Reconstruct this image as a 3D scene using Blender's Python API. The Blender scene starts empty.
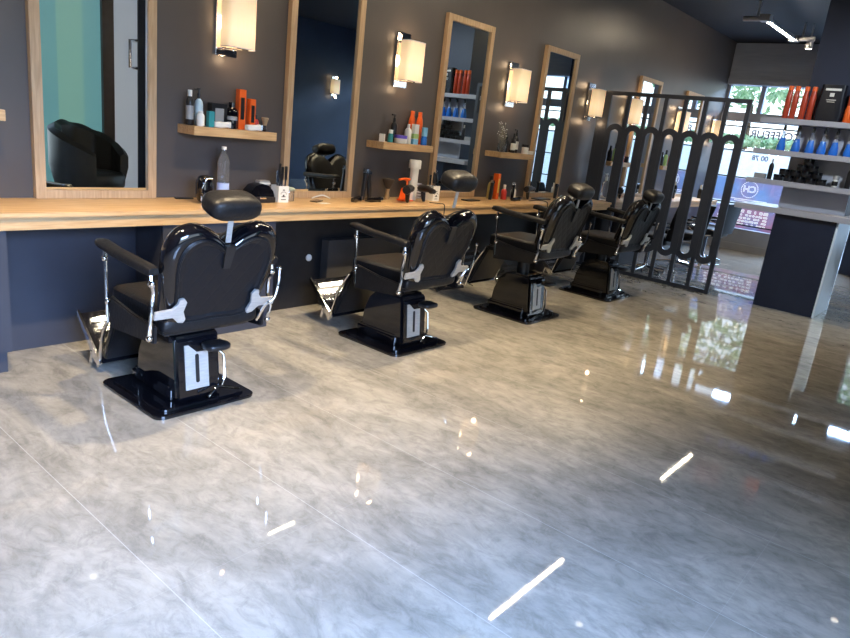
import bpy, bmesh, math, random
from mathutils import Vector, Matrix
random.seed(7)
C = bpy.context.scene.collection
PI = math.pi

# ------------------------------------------------------------------ camera, world, light, exposure
FPX = 676.35
cam = bpy.data.cameras.new('camera'); co = bpy.data.objects.new('camera', cam); C.objects.link(co)
cam.sensor_width = 36; cam.lens = FPX / 850 * 36; cam.clip_start = 0.05; cam.clip_end = 200
Rv = Vector((0.6477912, -0.7535382, 0.11201227)); Uv = Vector((0.13679913, 0.25970206, 0.95595023)); Fv = Vector((0.74943483, 0.60393296, -0.27131608))
M = Matrix((Rv, Uv, -Fv)).transposed().to_4x4(); M.translation = (0, 0, 1.65); co.matrix_world = M
sc = bpy.context.scene; sc.camera = co
sc.view_settings.view_transform = 'Standard'; sc.view_settings.look = 'None'; sc.view_settings.exposure = 0.0; sc.view_settings.gamma = 1; sc.view_settings.use_curve_mapping = False
SKY = 3.0; LED = 150.0; SHADE = 0.92; BULB = 1.2; DAY = 280; FAR = 2600; SPOT = 290
sc.cycles.caustics_reflective = False; sc.cycles.caustics_refractive = False
w = bpy.data.worlds.new('sky'); sc.world = w; w.use_nodes = True
nt = w.node_tree; bg = nt.nodes['Background']; bg.inputs[1].default_value = SKY
tc = nt.nodes.new('ShaderNodeTexCoord'); sx = nt.nodes.new('ShaderNodeSeparateXYZ'); rp = nt.nodes.new('ShaderNodeValToRGB')
nt.links.new(tc.outputs['Generated'], sx.inputs[0]); nt.links.new(sx.outputs['Z'], rp.inputs[0]); nt.links.new(rp.outputs[0], bg.inputs[0])
rp.color_ramp.elements[0].position = 0.0; rp.color_ramp.elements[0].color = (0.80, 0.92, 1.0, 1); rp.color_ramp.elements[1].position = 0.6; rp.color_ramp.elements[1].color = (0.45, 0.68, 1.0, 1)

def area(name, loc, d, sx_, sy_, power, col, spread=150):
    l = bpy.data.lights.new(name, 'AREA'); l.shape = 'RECTANGLE'; l.size = sx_; l.size_y = sy_; l.spread = math.radians(spread); l.energy = power; l.color = col
    o = bpy.data.objects.new(name, l); C.objects.link(o); o.location = loc; o.rotation_euler = Vector(d).to_track_quat('-Z', 'Y').to_euler(); return o
# daylight through the shopfront behind the photographer and through the far window wall
area('daylight_entrance', (0.2, -1.8, 2.3), (0.12, 1, -0.8), 2.6, 1.6, DAY, (0.38, 0.58, 1.0), 80)
area('daylight_far', (18.5, 3.0, 5.6), (-1, 0.0, -0.55), 3.6, 3.0, FAR, (0.42, 0.64, 1.0))

# ------------------------------------------------------------------ materials
MAT = {}
def mat(name, col, rough=0.5, metal=0.0, spec=0.5, trans=0.0, emit=None, es=0.0, coat=0.0, ior=1.45, alpha=1.0):
    if name in MAT: return MAT[name]
    m = bpy.data.materials.new(name); m.use_nodes = True; b = m.node_tree.nodes['Principled BSDF']
    b.inputs['Base Color'].default_value = (*col, 1); b.inputs['Roughness'].default_value = rough; b.inputs['Metallic'].default_value = metal
    b.inputs['Specular IOR Level'].default_value = spec; b.inputs['Transmission Weight'].default_value = trans; b.inputs['IOR'].default_value = ior
    b.inputs['Coat Weight'].default_value = coat; b.inputs['Alpha'].default_value = alpha
    if emit: b.inputs['Emission Color'].default_value = (*emit, 1); b.inputs['Emission Strength'].default_value = es
    MAT[name] = m; return m
def nodes(m): return m.node_tree.nodes, m.node_tree.links, m.node_tree.nodes['Principled BSDF']
def noise_mix(m, c1, c2, scale, stretch=(1, 1, 1), detail=6, dist=0.0, lo=0.35, hi=0.65, bump=0.0, rot=0.0, rough=None):
    n, l, b = nodes(m)
    t = n.new('ShaderNodeTexCoord'); mp = n.new('ShaderNodeMapping'); mp.inputs['Scale'].default_value = stretch; mp.inputs['Rotation'].default_value = (0, 0, rot)
    ns = n.new('ShaderNodeTexNoise'); ns.inputs['Scale'].default_value = scale; ns.inputs['Detail'].default_value = detail; ns.inputs['Distortion'].default_value = dist
    cr = n.new('ShaderNodeValToRGB'); cr.color_ramp.elements[0].position = lo; cr.color_ramp.elements[0].color = (*c1, 1); cr.color_ramp.elements[1].position = hi; cr.color_ramp.elements[1].color = (*c2, 1)
    l.new(t.outputs['Object'], mp.inputs[0]); l.new(mp.outputs[0], ns.inputs['Vector']); l.new(ns.outputs[0], cr.inputs[0]); l.new(cr.outputs[0], b.inputs['Base Color'])
    if bump:
        bp = n.new('ShaderNodeBump'); bp.inputs['Strength'].default_value = bump; bp.inputs['Distance'].default_value = 0.01
        l.new(ns.outputs[0], bp.inputs['Height']); l.new(bp.outputs[0], b.inputs['Normal'])
    return cr

wall_m = mat('wall_paint', (0.1, 0.088, 0.088), 0.36, spec=0.45); noise_mix(wall_m, (0.085, 0.073, 0.068), (0.098, 0.084, 0.078), 1.5, bump=0.0)
navy_m = mat('navy_paint', (0.008, 0.016, 0.04), 0.5); noise_mix(navy_m, (0.007, 0.014, 0.036), (0.010, 0.019, 0.046), 2.0)
ceil_m = mat('ceiling_paint', (0.008, 0.012, 0.028), 0.65); noise_mix(ceil_m, (0.003, 0.005, 0.012), (0.005, 0.008, 0.017), 2.0)
cab_m = mat('slate_laminate', (0.030, 0.034, 0.052), 0.42); noise_mix(cab_m, (0.034, 0.037, 0.052), (0.042, 0.046, 0.062), 3.0)
cabg_m = mat('grey_laminate', (0.05, 0.05, 0.055), 0.45); noise_mix(cabg_m, (0.045, 0.045, 0.05), (0.055, 0.055, 0.06), 3.0)
counter_m = mat('counter_laminate', (0.012, 0.018, 0.04), 0.35); noise_mix(counter_m, (0.010, 0.016, 0.036), (0.014, 0.021, 0.044), 4.0)
gloss_m = mat('gloss_panel', (0.55, 0.66, 0.75), 0.28, spec=0.7); noise_mix(gloss_m, (0.66, 0.76, 0.84), (0.72, 0.82, 0.9), 2.0)
grey_m = mat('shelf_back', (0.17, 0.19, 0.24), 0.5); noise_mix(grey_m, (0.34, 0.37, 0.44), (0.37, 0.40, 0.47), 2.0)
shelfw_m = mat('shelf_board', (0.36, 0.36, 0.40), 0.4); noise_mix(shelfw_m, (0.34, 0.34, 0.38), (0.38, 0.38, 0.42), 2.0)
def wood(name, a, b_, scl=(1, 14, 14)):
    m = mat(name, a, 0.42); noise_mix(m, a, b_, 4.5, stretch=scl, detail=8, dist=0.6, lo=0.3, hi=0.7, bump=0.05); return m
wood_m = wood('oak_long', (0.44, 0.265, 0.12), (0.62, 0.415, 0.215))
woodv_m = wood('oak_upright', (0.40, 0.26, 0.14), (0.54, 0.38, 0.23), (14, 14, 1))
blk = mat('black_gloss', (0.004, 0.004, 0.006), 0.07, coat=0.6); noise_mix(blk, (0.003, 0.003, 0.005), (0.006, 0.006, 0.008), 5)
blkm = mat('black_plastic', (0.012, 0.012, 0.014), 0.35); noise_mix(blkm, (0.010, 0.010, 0.012), (0.016, 0.016, 0.018), 8)
leather = mat('black_leather', (0.008, 0.008, 0.009), 0.42, spec=0.35); noise_mix(leather, (0.006, 0.006, 0.007), (0.010, 0.010, 0.012), 60, bump=0.2)
chrome = mat('chrome', (0.78, 0.78, 0.8), 0.08, 1.0); noise_mix(chrome, (0.74, 0.74, 0.76), (0.82, 0.82, 0.84), 4)
steel = mat('brushed_steel', (0.6, 0.6, 0.6), 0.42, 0.6); noise_mix(steel, (0.56, 0.56, 0.56), (0.66, 0.66, 0.65), 20, (1, 1, 8))
mirror_m = mat('mirror_glass', (0.80, 0.86, 0.86), 0.0, 1.0)
screen_m = mat('screen_lacquer', (0.03, 0.034, 0.045), 0.42); noise_mix(screen_m, (0.024, 0.028, 0.038), (0.03, 0.035, 0.046), 4)
white_m = mat('white_plastic', (0.75, 0.74, 0.7), 0.35); noise_mix(white_m, (0.72, 0.71, 0.67), (0.78, 0.77, 0.73), 5)
blind_m = mat('roller_box', (0.15, 0.16, 0.2), 0.55); noise_mix(blind_m, (0.30, 0.34, 0.43), (0.34, 0.38, 0.47), 3, (1, 1, 10))
frame_m = mat('window_frame_paint', (0.2, 0.22, 0.27), 0.5); noise_mix(frame_m, (0.26, 0.29, 0.36), (0.30, 0.33, 0.40), 3)
glass_m = mat('window_glass', (1, 1, 1), 0.0)
n, l, b = nodes(glass_m); tp = n.new('ShaderNodeBsdfTransparent'); gl = n.new('ShaderNodeBsdfGlossy'); gl.inputs['Roughness'].default_value = 0.0; mx = n.new('ShaderNodeMixShader'); mx.inputs[0].default_value = 0.06
l.new(tp.outputs[0], mx.inputs[1]); l.new(gl.outputs[0], mx.inputs[2]); l.new(mx.outputs[0], n['Material Output'].inputs[0])
pet_m = mat('clear_plastic', (0.92, 0.95, 1), 0.04, trans=0.92, ior=1.3)
def solid(name, col, rough=0.4, **k):
    if name in MAT: return MAT[name]
    m = mat(name, col, rough, **k); noise_mix(m, tuple(c * 0.94 for c in col), tuple(min(1, c * 1.05) for c in col), 9); return m
orange = solid('orange_plastic', (0.80, 0.13, 0.02), 0.3); redor = solid('red_orange_can', (0.42, 0.05, 0.02), 0.3)
blue = solid('blue_liquid', (0.02, 0.16, 0.65), 0.15, coat=0.5); teal = solid('teal_carton', (0.03, 0.25, 0.28)); purple = solid('purple_lid', (0.12, 0.08, 0.5))
green = solid('green_label', (0.4, 0.6, 0.2)); lblue = solid('light_blue_label', (0.2, 0.5, 0.75)); pale = solid('pale_label', (0.55, 0.68, 0.72))
tan = solid('tan_bristle', (0.35, 0.24, 0.13), 0.7); yel = solid('yellow_label', (0.7, 0.55, 0.1)); redm = solid('red_plastic', (0.6, 0.05, 0.04), 0.3); greyp = solid('grey_plastic', (0.3, 0.3, 0.3)); purpg = solid('violet_grip', (0.25, 0.2, 0.4))

# quilted leather: diamond stitching as bump only
quilt = mat('quilted_leather', (0.005, 0.006, 0.009), 0.42, spec=0.35)
n, l, b = nodes(quilt)
t = n.new('ShaderNodeTexCoord'); s = n.new('ShaderNodeSeparateXYZ'); l.new(t.outputs['Object'], s.inputs[0])
def mth(op, a, b_=None):
    q = n.new('ShaderNodeMath'); q.operation = op
    for i, v in enumerate((a, b_)):
        if v is None: continue
        if isinstance(v, (int, float)): q.inputs[i].default_value = v
        else: l.new(v, q.inputs[i])
    return q.outputs[0]
u1 = mth('ABSOLUTE', mth('SINE', mth('MULTIPLY', mth('ADD', s.outputs['X'], mth('MULTIPLY', s.outputs['Z'], 0.75)), 34)))
u2 = mth('ABSOLUTE', mth('SINE', mth('MULTIPLY', mth('SUBTRACT', s.outputs['X'], mth('MULTIPLY', s.outputs['Z'], 0.75)), 34)))
bp = n.new('ShaderNodeBump'); bp.inputs['Strength'].default_value = 0.28; bp.inputs['Distance'].default_value = 0.006
l.new(mth('POWER', mth('MINIMUM', u1, u2), 0.5), bp.inputs['Height']); l.new(bp.outputs[0], b.inputs['Normal'])

# polished stone floor tiles
floor_m = mat('polished_stone_tiles', (0.3, 0.29, 0.27), 0.07, spec=0.6)
n, l, b = nodes(floor_m)
t = n.new('ShaderNodeTexCoord')
def fnoise(scale, st, det, dist, rot=0.0, rough=0.55):
    mp = n.new('ShaderNodeMapping'); mp.inputs['Scale'].default_value = st; mp.inputs['Rotation'].default_value = (0, 0, rot)
    l.new(t.outputs['Object'], mp.inputs[0]); q = n.new('ShaderNodeTexNoise'); q.inputs['Scale'].default_value = scale; q.inputs['Detail'].default_value = det; q.inputs['Distortion'].default_value = dist; q.inputs['Roughness'].default_value = rough
    l.new(mp.outputs[0], q.inputs['Vector']); return q.outputs[0]
def ramp(src, stops):
    r = n.new('ShaderNodeValToRGB'); l.new(src, r.inputs[0]); e = r.color_ramp.elements
    while len(e) < len(stops): e.new(0.5)
    for el, (p_, c) in zip(e, stops): el.position = p_; el.color = (*c, 1) if isinstance(c, tuple) else (c, c, c, 1)
    return r.outputs[0]
def mix(kind, fac, a, b_):
    q = n.new('ShaderNodeMix'); q.data_type = 'RGBA'; q.blend_type = kind
    if isinstance(fac, (int, float)): q.inputs[0].default_value = fac
    else: l.new(fac, q.inputs[0])
    for i, v in ((6, a), (7, b_)):
        if isinstance(v, tuple): q.inputs[i].default_value = (*v, 1)
        else: l.new(v, q.inputs[i])
    return q.outputs[2]
big = fnoise(0.55, (1.5, 0.8, 1), 5, 1.2, 0.3)
cloud = fnoise(1.7, (1.5, 0.75, 1), 10, 1.3, 0.35, 0.62)
vein = fnoise(1.3, (1.9, 0.7, 1), 9, 2.6, 0.45, 0.6)
grain = fnoise(9, (1.3, 0.8, 1), 10, 1.0, 0.3, 0.72)
col = ramp(cloud, [(0.28, (0.25, 0.236, 0.207)), (0.46, (0.315, 0.30, 0.265)), (0.58, (0.375, 0.355, 0.315)), (0.75, (0.30, 0.285, 0.255))])
vm = mth('ABSOLUTE', mth('SUBTRACT', vein, 0.5))
col = mix('MULTIPLY', 0.4, col, ramp(vm, [(0.0, (0.72, 0.72, 0.73)), (0.035, (0.9, 0.9, 0.9)), (0.09, (1, 1, 1))]))
col = mix('MULTIPLY', 0.6, col, ramp(big, [(0.35, (0.74, 0.74, 0.76)), (0.65, (1, 1, 1))]))
col = mix('MULTIPLY', 0.6, col, ramp(grain, [(0.38, 0.62), (0.5, 0.9), (0.6, 1.0)]))
mott = fnoise(3.6, (1.4, 0.8, 1), 12, 0.8, 0.2, 0.75)
col = mix('MULTIPLY', 0.5, col, ramp(mott, [(0.40, 0.70), (0.52, 1.0)]))
s = n.new('ShaderNodeSeparateXYZ'); l.new(t.outputs['Object'], s.inputs[0])
def line(o, off, per, wd):
    f = mth('FRACT', mth('DIVIDE', mth('ADD', o, off), per)); return mth('LESS_THAN', mth('ABSOLUTE', mth('SUBTRACT', f, 0.5)), wd / per)
gx = line(s.outputs['X'], 0.01, 0.72, 0.0018)
gy = line(s.outputs['Y'], 0.3, 1.44, 0.0014)
g = mth('MAXIMUM', gx, gy)
col = mix('MIX', mth('MAXIMUM', mth('MULTIPLY', gx, 0.4), mth('MULTIPLY', gy, 0.12)), col, (0.5, 0.5, 0.5))
l.new(col, b.inputs['Base Color'])
l.new(mth('ADD', mth('MULTIPLY', grain, 0.04), 0.01), b.inputs['Roughness'])

# ------------------------------------------------------------------ mesh helpers
class MB:
    def __init__(s): s.v = []; s.f = []
    def add(s, v, f):
        o = len(s.v); s.v += [tuple(p) for p in v]; s.f += [tuple(i + o for i in q) for q in f]; return s
    def box(s, x0, x1, y0, y1, z0, z1):
        return s.add([(x0, y0, z0), (x1, y0, z0), (x1, y1, z0), (x0, y1, z0), (x0, y0, z1), (x1, y0, z1), (x1, y1, z1), (x0, y1, z1)],
                     [(0, 3, 2, 1), (4, 5, 6, 7), (0, 1, 5, 4), (1, 2, 6, 5), (2, 3, 7, 6), (3, 0, 4, 7)])
    def loft(s, rings, cap=True, closed=True):
        n_ = len(rings[0]); v = [p for r in rings for p in r]; f = []
        for i in range(len(rings) - 1):
            for j in range(n_ if closed else n_ - 1):
                k = (j + 1) % n_; f.append((i * n_ + j, i * n_ + k, (i + 1) * n_ + k, (i + 1) * n_ + j))
        if cap: f.append(tuple(range(n_))[::-1]); f.append(tuple((len(rings) - 1) * n_ + j for j in range(n_)))
        return s.add(v, f)
    def lathe(s, prof, seg=20, c=(0, 0), cap=True):
        return s.loft([[(c[0] + r * math.cos(2 * PI * j / seg), c[1] + r * math.sin(2 * PI * j / seg), z) for j in range(seg)] for r, z in prof], cap)
    def tube(s, pts, r, seg=8):
        pts = [Vector(p) for p in pts]; rings = []; up = None
        for i, p in enumerate(pts):
            d = (pts[min(i + 1, len(pts) - 1)] - pts[max(i - 1, 0)]).normalized()
            if up is None: up = Vector((0, 0, 1)) if abs(d.z) < 0.9 else Vector((1, 0, 0))
            a = d.cross(up).normalized(); up = a.cross(d).normalized(); rr = r[i] if isinstance(r, (list, tuple)) else r
            rings.append([tuple(p + a * rr * math.cos(2 * PI * j / seg) + up * rr * math.sin(2 * PI * j / seg)) for j in range(seg)])
        return s.loft(rings)
    def prism(s, pts, a0, a1, axis='y'):
        def P(p, a): return {'y': (p[0], a, p[1]), 'x': (a, p[0], p[1]), 'z': (p[0], p[1], a)}[axis]
        return s.loft([[P(p, a0) for p in pts], [P(p, a1) for p in pts]])
    def sell(s, c, r, e1=0.4, e2=0.4, nu=12, nv=28):
        sg = lambda x, e: math.copysign(abs(x) ** e, x); rings = []
        for i in range(1, nu):
            a = -PI / 2 + PI * i / nu
            rings.append([(c[0] + r[0] * sg(math.cos(a), e1) * sg(math.cos(2 * PI * j / nv), e2), c[1] + r[1] * sg(math.cos(a), e1) * sg(math.sin(2 * PI * j / nv), e2), c[2] + r[2] * sg(math.sin(a), e1)) for j in range(nv)])
        return s.loft(rings)
    def xf(s, m):
        s.v = [tuple(m @ Vector(p)) for p in s.v]; return s
    def mesh(s, name, m, bevel=0.0, smooth=True):
        me = bpy.data.meshes.new(name); me.from_pydata(s.v, [], s.f)
        bm = bmesh.new(); bm.from_mesh(me); bmesh.ops.recalc_face_normals(bm, faces=bm.faces)
        if bevel:
            ed = [e for e in bm.edges if len(e.link_faces) == 2 and e.calc_face_angle(0) > 0.6]
            bmesh.ops.bevel(bm, geom=ed, offset=bevel, segments=2, affect='EDGES', clamp_overlap=True)
        bm.to_mesh(me); bm.free(); me.materials.append(m)
        if smooth:
            me.polygons.foreach_set('use_smooth', [True] * len(me.polygons)); me.set_sharp_from_angle(angle=math.radians(38))
        return me
def put(name, mb, m, parent=None, bevel=0.0, label=None, smooth=True, loc=None):
    o = bpy.data.objects.new(name, mb.mesh(name, m, bevel, smooth)); C.objects.link(o)
    if parent: o.parent = parent
    if loc: o.location = loc
    if label: o['label'] = label
    return o
def thing(name, label, cat, loc=(0, 0, 0), rz=0.0, group=None):
    o = bpy.data.objects.new(name, None); C.objects.link(o); o.location = loc; o.rotation_euler = (0, 0, rz); o.empty_display_size = 0.1
    o['label'] = label; o['category'] = cat
    if group: o['group'] = group
    return o
def tag(o, label, cat, group=None):
    o['label'] = label; o['category'] = cat
    if group: o['group'] = group
    return o
def struct(name, mb, m, bevel=0.0, parent=None):
    o = put(name, mb, m, parent, bevel, smooth=False)
    if not parent: o['kind'] = 'structure'
    return o
def kids(o): return [c for c in list(C.objects) if c.parent == o]
def dup(o, loc=None, rz=None, label=None, group=None, dz=0.0):
    def cp(a, par):
        c = a.copy(); C.objects.link(c)
        if par: c.parent = par
        for ch in kids(a): cp(ch, c)
        return c
    c = cp(o, None)
    if loc: c.location = loc
    if rz is not None: c.rotation_euler = (0, 0, rz)
    if label: c['label'] = label
    if group: c['group'] = group
    return c
def smoothpoly(pts, k=4, closed=True):
    out = []; N = len(pts)
    for i in range(N if closed else N - 1):
        p0, p1, p2, p3 = (pts[(i + d) % N] if closed else pts[min(max(i + d, 0), N - 1)] for d in (-1, 0, 1, 2))
        for j in range(k):
            t_ = j / k; out.append(tuple(0.5 * (2 * b_ + (c_ - a_) * t_ + (2 * a_ - 5 * b_ + 4 * c_ - d_) * t_ ** 2 + (3 * b_ - a_ - 3 * c_ + d_) * t_ ** 3) for a_, b_, c_, d_ in zip(p0, p1, p2, p3)))
    if not closed: out.append(tuple(pts[-1]))
    return out
def rrect(x0, x1, y0, y1, r, k=5):
    out = []
    for cx_, cy_, a in ((x1 - r, y1 - r, 0), (x0 + r, y1 - r, 90), (x0 + r, y0 + r, 180), (x1 - r, y0 + r, 270)):
        for i in range(k + 1):
            q = math.radians(a + 90 * i / k); out.append((cx_ + r * math.cos(q), cy_ + r * math.sin(q)))
    return out
def text(name, s_, size, m, M4, parent=None, ext=0.001, bold=0.0):
    cu = bpy.data.curves.new(name, 'FONT'); cu.body = s_; cu.size = size; cu.align_x = 'CENTER'; cu.align_y = 'CENTER'; cu.extrude = ext; cu.offset = bold
    tmp = bpy.data.objects.new('tmp', cu); C.objects.link(tmp); dg = bpy.context.evaluated_depsgraph_get()
    me = bpy.data.meshes.new_from_object(tmp.evaluated_get(dg)); bpy.data.objects.remove(tmp); me.transform(M4); me.materials.clear(); me.materials.append(m)
    o = bpy.data.objects.new(name, me); C.objects.link(o)
    if parent: o.parent = parent
    return o

# ------------------------------------------------------------------ room shell
W, Fr, ZT, ZC, XE, XS = 4.672, 4.11, 0.942, 3.86, 14.3, 8.93
struct('floor', MB().box(-3, XE + 0.1, -4.8, W + 0.12, -0.1, 0), floor_m)
struct('ceiling', MB().box(-3, XE + 0.1, -4.8, W + 0.12, ZC, ZC + 0.1), ceil_m)
struct('wall_station', MB().box(-3, XE + 0.1, W, W + 0.12, 0, ZC), wall_m)
struct('wall_left', MB().box(-3.1, -3, -4.8, W + 0.12, 0, ZC), wall_m)
struct('wall_back', MB().box(6.4, XE + 0.1, -4.8, -4.68, 0, ZC), navy_m)
struct('wall_return', MB().box(6.3, 6.42, -4.68, -1.5, 0, ZC), navy_m)
# entrance side: piers and headers around the shopfront panes, a teal frosted pane and a light door leaf
struct('wall_entrance', MB().box(-3, -1.3, -1.62, -1.5, 0, ZC).box(-1.3, 4.05, -1.62, -1.5, 0, 0.35).box(-1.3, 4.05, -1.62, -1.5, 3.2, ZC).box(5.05, 6.3, -1.62, -1.5, 3.2, ZC).box(5.78, 6.3, -1.62, -1.5, 0, 3.2).box(4.05, 5.05, -1.62, -1.5, 3.2, ZC).box(3.93, 4.05, -1.62, -1.5, 0.35, 3.2), navy_m)
frost = mat('teal_frosted_glass_glow', (0.12, 0.3, 0.28), 0.35, emit=(0.13, 0.42, 0.38), es=0.7)  # pane emits teal in place of daylight passing through from behind
n, l, b = nodes(frost); t = n.new('ShaderNodeTexCoord'); s = n.new('ShaderNodeSeparateXYZ'); l.new(t.outputs['Object'], s.inputs[0])
r = n.new('ShaderNodeValToRGB'); l.new(mth('FRACT', mth('MULTIPLY', s.outputs['X'], 1.6)), r.inputs[0]); r.color_ramp.elements[0].position = 0.55; r.color_ramp.elements[1].position = 0.62
r.color_ramp.elements[0].color = (0.24, 0.44, 0.38, 1); r.color_ramp.elements[1].color = (0.16, 0.36, 0.40, 1); l.new(r.outputs[0], b.inputs['Emission Color'])
g1 = struct('window_3', MB().box(4.06, 5.0, -1.58, -1.55, 0.02, 3.2), frost)
struct('window_frame', MB().box(5.0, 5.17, -1.6, -1.48, 0, 3.2), solid('brown_frame', (0.09, 0.075, 0.08), 0.4), 0.0, g1)
dr = struct('door_1', MB().box(5.17, 5.56, -1.58, -1.53, 0.02, 3.2), mat('frosted_door_glow', (0.5, 0.53, 0.6), 0.45, emit=(0.42, 0.46, 0.55), es=0.55))  # door leaf given emission to stand in for daylight behind it
put('door_handle', MB().tube([(5.50, -1.53, 2.42), (5.50, -1.44, 2.42), (5.40, -1.44, 2.42), (5.40, -1.44, 2.02), (5.50, -1.44, 2.02), (5.50, -1.53, 2.02)], 0.026), chrome, dr)
struct('trim_1', MB().box(5.56, 5.78, -1.6, -1.5, 0, 3.2), navy_m)

# window wall (x = 14.3)
YW0, YW1 = -4.68, W
mb = MB(); mb.box(XE, XE + 0.12, YW0, 1.63, 0, 0.42).box(XE, XE + 0.12, 3.13, YW1, 0, 0.42); mb.box(XE, XE + 0.12, YW0, YW1, 3.1, ZC)
struct('wall_window_side', mb, frame_m)
struct('baseboard_window_side', MB().box(XE - 0.03, XE, YW0 + 0.01, 1.63, 0, 0.13).box(XE - 0.03, XE, 3.13, YW1 - 0.01, 0, 0.13), frame_m)
struct('trim_2', MB().box(XE - 0.06, XE + 0.1, YW0 + 0.01, YW1 - 0.01, 2.44, 2.6), frame_m)
struct('trim_3', MB().box(XE - 0.1, XE, YW0 + 0.01, YW1 - 0.01, 3.16, ZC - 0.02).box(XE - 0.13, XE, YW0 + 0.01, YW1 - 0.01, 3.1, 3.2), blind_m)
dark_m = solid('dark_glazing_bar', (0.02, 0.022, 0.03))
k = 0
for a, b_ in ((3.25, 4.62), (1.75, 3.13), (0.25, 1.63), (-1.25, 0.13), (-2.75, -1.37), (-4.6, -2.87)):
    k += 1; nm = 'window_%d' % (k + 3)
    o = struct(nm, MB().box(XE + 0.05, XE + 0.06, a, b_, 0.03 if k == 2 else 0.42, 3.1), glass_m)
    m2 = MB(); mid = (a + b_) / 2 + 0.08
    m2.box(XE, XE + 0.1, a - 0.12, a, 0.0 if k in (1, 2) else 0.42, 3.1); m2.box(XE, XE + 0.1, mid - 0.04, mid + 0.04, 2.6, 3.1)
    if k == 1: m2.box(XE, XE + 0.1, b_, W - 0.005, 0.42, 3.1)
    struct('window_frame', m2, frame_m, 0, o)
    m3 = MB()
    for z in (2.35, 1.9, 1.4, 0.9, 0.5): m3.box(XE + 0.01, XE + 0.045, a, b_, z - 0.012, z + 0.012)
    struct('glazing_bar', m3, dark_m, 0, o)
# lettering and posters on the glass, to be read from the street
lett = solid('lavender_lettering', (0.3, 0.32, 0.55), 0.5)
def onglass(s_, size, y, z, m, nm, lab, cat='lettering'):
    M4 = Matrix.Translation((XE + 0.035, y, z)) @ Matrix(((0, 0, 1, 0), (1, 0, 0, 0), (0, 1, 0, 0), (0, 0, 0, 1)))
    o = text(nm, s_, size, m, M4, bold=0.004); tag(o, lab, cat); return o
onglass('COIFFEUR', 0.20, 3.63, 2.225, lett, 'window_lettering', 'lavender COIFFEUR lettering on the window glass, seen from behind')
onglass('00 78', 0.13, 3.80, 1.79, lett, 'window_number', 'small 00 78 digits on the glass below the big lettering')
post = mat('poster_film', (0.4, 0.4, 0.75), 0.5); 
def poster(y0, y1, z0, z1, lab, c1, c2, sc_=3):
    m = mat('poster_' + str(z0), c1, 0.4); noise_mix(m, c1, c2, sc_, lo=0.4, hi=0.6)
    n, l, b = nodes(m); b.inputs['Transmission Weight'].default_value = 0.0
    tr = n.new('ShaderNodeBsdfTranslucent'); tr.inputs[0].default_value = (*c1, 1); mx = n.new('ShaderNodeMixShader'); mx.inputs[0].default_value = 0.5
    cr = [q for q in n if q.type == 'VALTORGB'][0]; dk = n.new('ShaderNodeMix'); dk.data_type = 'RGBA'; dk.blend_type = 'MULTIPLY'; dk.inputs[0].default_value = 1; dk.inputs[7].default_value = (0.74, 0.74, 0.68, 1); l.new(cr.outputs[0], dk.inputs[6]); l.new(dk.outputs[2], tr.inputs[0])
    l.new(b.outputs[0], mx.inputs[1]); l.new(tr.outputs[0], mx.inputs[2]); l.new(mx.outputs[0], n['Material Output'].inputs[0])
    return tag(put('window_poster', MB().box(XE + 0.064, XE + 0.07, y0, y1, z0, z1), m), lab, 'poster')
poster(3.25, 4.62, 0.93, 1.38, 'purple and blue window poster with a round white CH emblem', (0.66, 0.52, 0.70), (0.52, 0.64, 0.86), 1.3)
poster(3.25, 4.62, 0.43, 0.85, 'pink and violet price poster with rows of white writing, below the emblem poster', (0.74, 0.48, 0.60), (0.56, 0.56, 0.76), 3)
whl = mat('glowing_white_print', (0.95, 0.95, 1), 0.5, emit=(0.85, 0.9, 1.0), es=0.9)  # print glows by emission, standing in for daylight through the film
em = MB()
for rr in (0.16,):
    for i in range(28):
        a0, a1 = 2 * PI * i / 28, 2 * PI * (i + 0.7) / 28
        em.loft([[(XE + 0.0605 + d, 3.86 + q * math.cos(a), 1.19 + q * math.sin(a)) for q, a in ((rr - 0.014, a0), (rr, a0), (rr, a1), (rr - 0.014, a1))] for d in (0, 0.003)])
o = tag(put('poster_emblem', em, whl), 'round dotted white emblem ring with the letters CH on the poster', 'emblem')
M4 = Matrix.Translation((XE + 0.0605, 3.86, 1.19)) @ Matrix(((0, 0, 1, 0), (1, 0, 0, 0), (0, 1, 0, 0), (0, 0, 0, 1)))
text('emblem_letters', 'CH', 0.17, whl, M4, o, bold=0.004)
rows = MB()
for j, z in enumerate((0.985, 0.955)): rows.box(XE + 0.0605, XE + 0.063, 3.5 + j * 0.12, 4.2 - j * 0.1, z, z + 0.014)
tag(put('poster_line', rows, whl), 'two thin lines of white print under the CH emblem', 'lettering')
rows = MB()
for j in range(5):
    y = 3.42
    while y < 4.35:
        w_ = random.uniform(0.03, 0.09); rows.box(XE + 0.0605, XE + 0.063, y, y + w_, 0.50 + j * 0.06, 0.535 + j * 0.06 + (0.02 if j == 4 else 0)); y += w_ + random.choice((0.015, 0.02, 0.06))
tag(put('price_rows', rows, whl), 'rows of white price list print on the pink poster', 'lettering')

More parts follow.
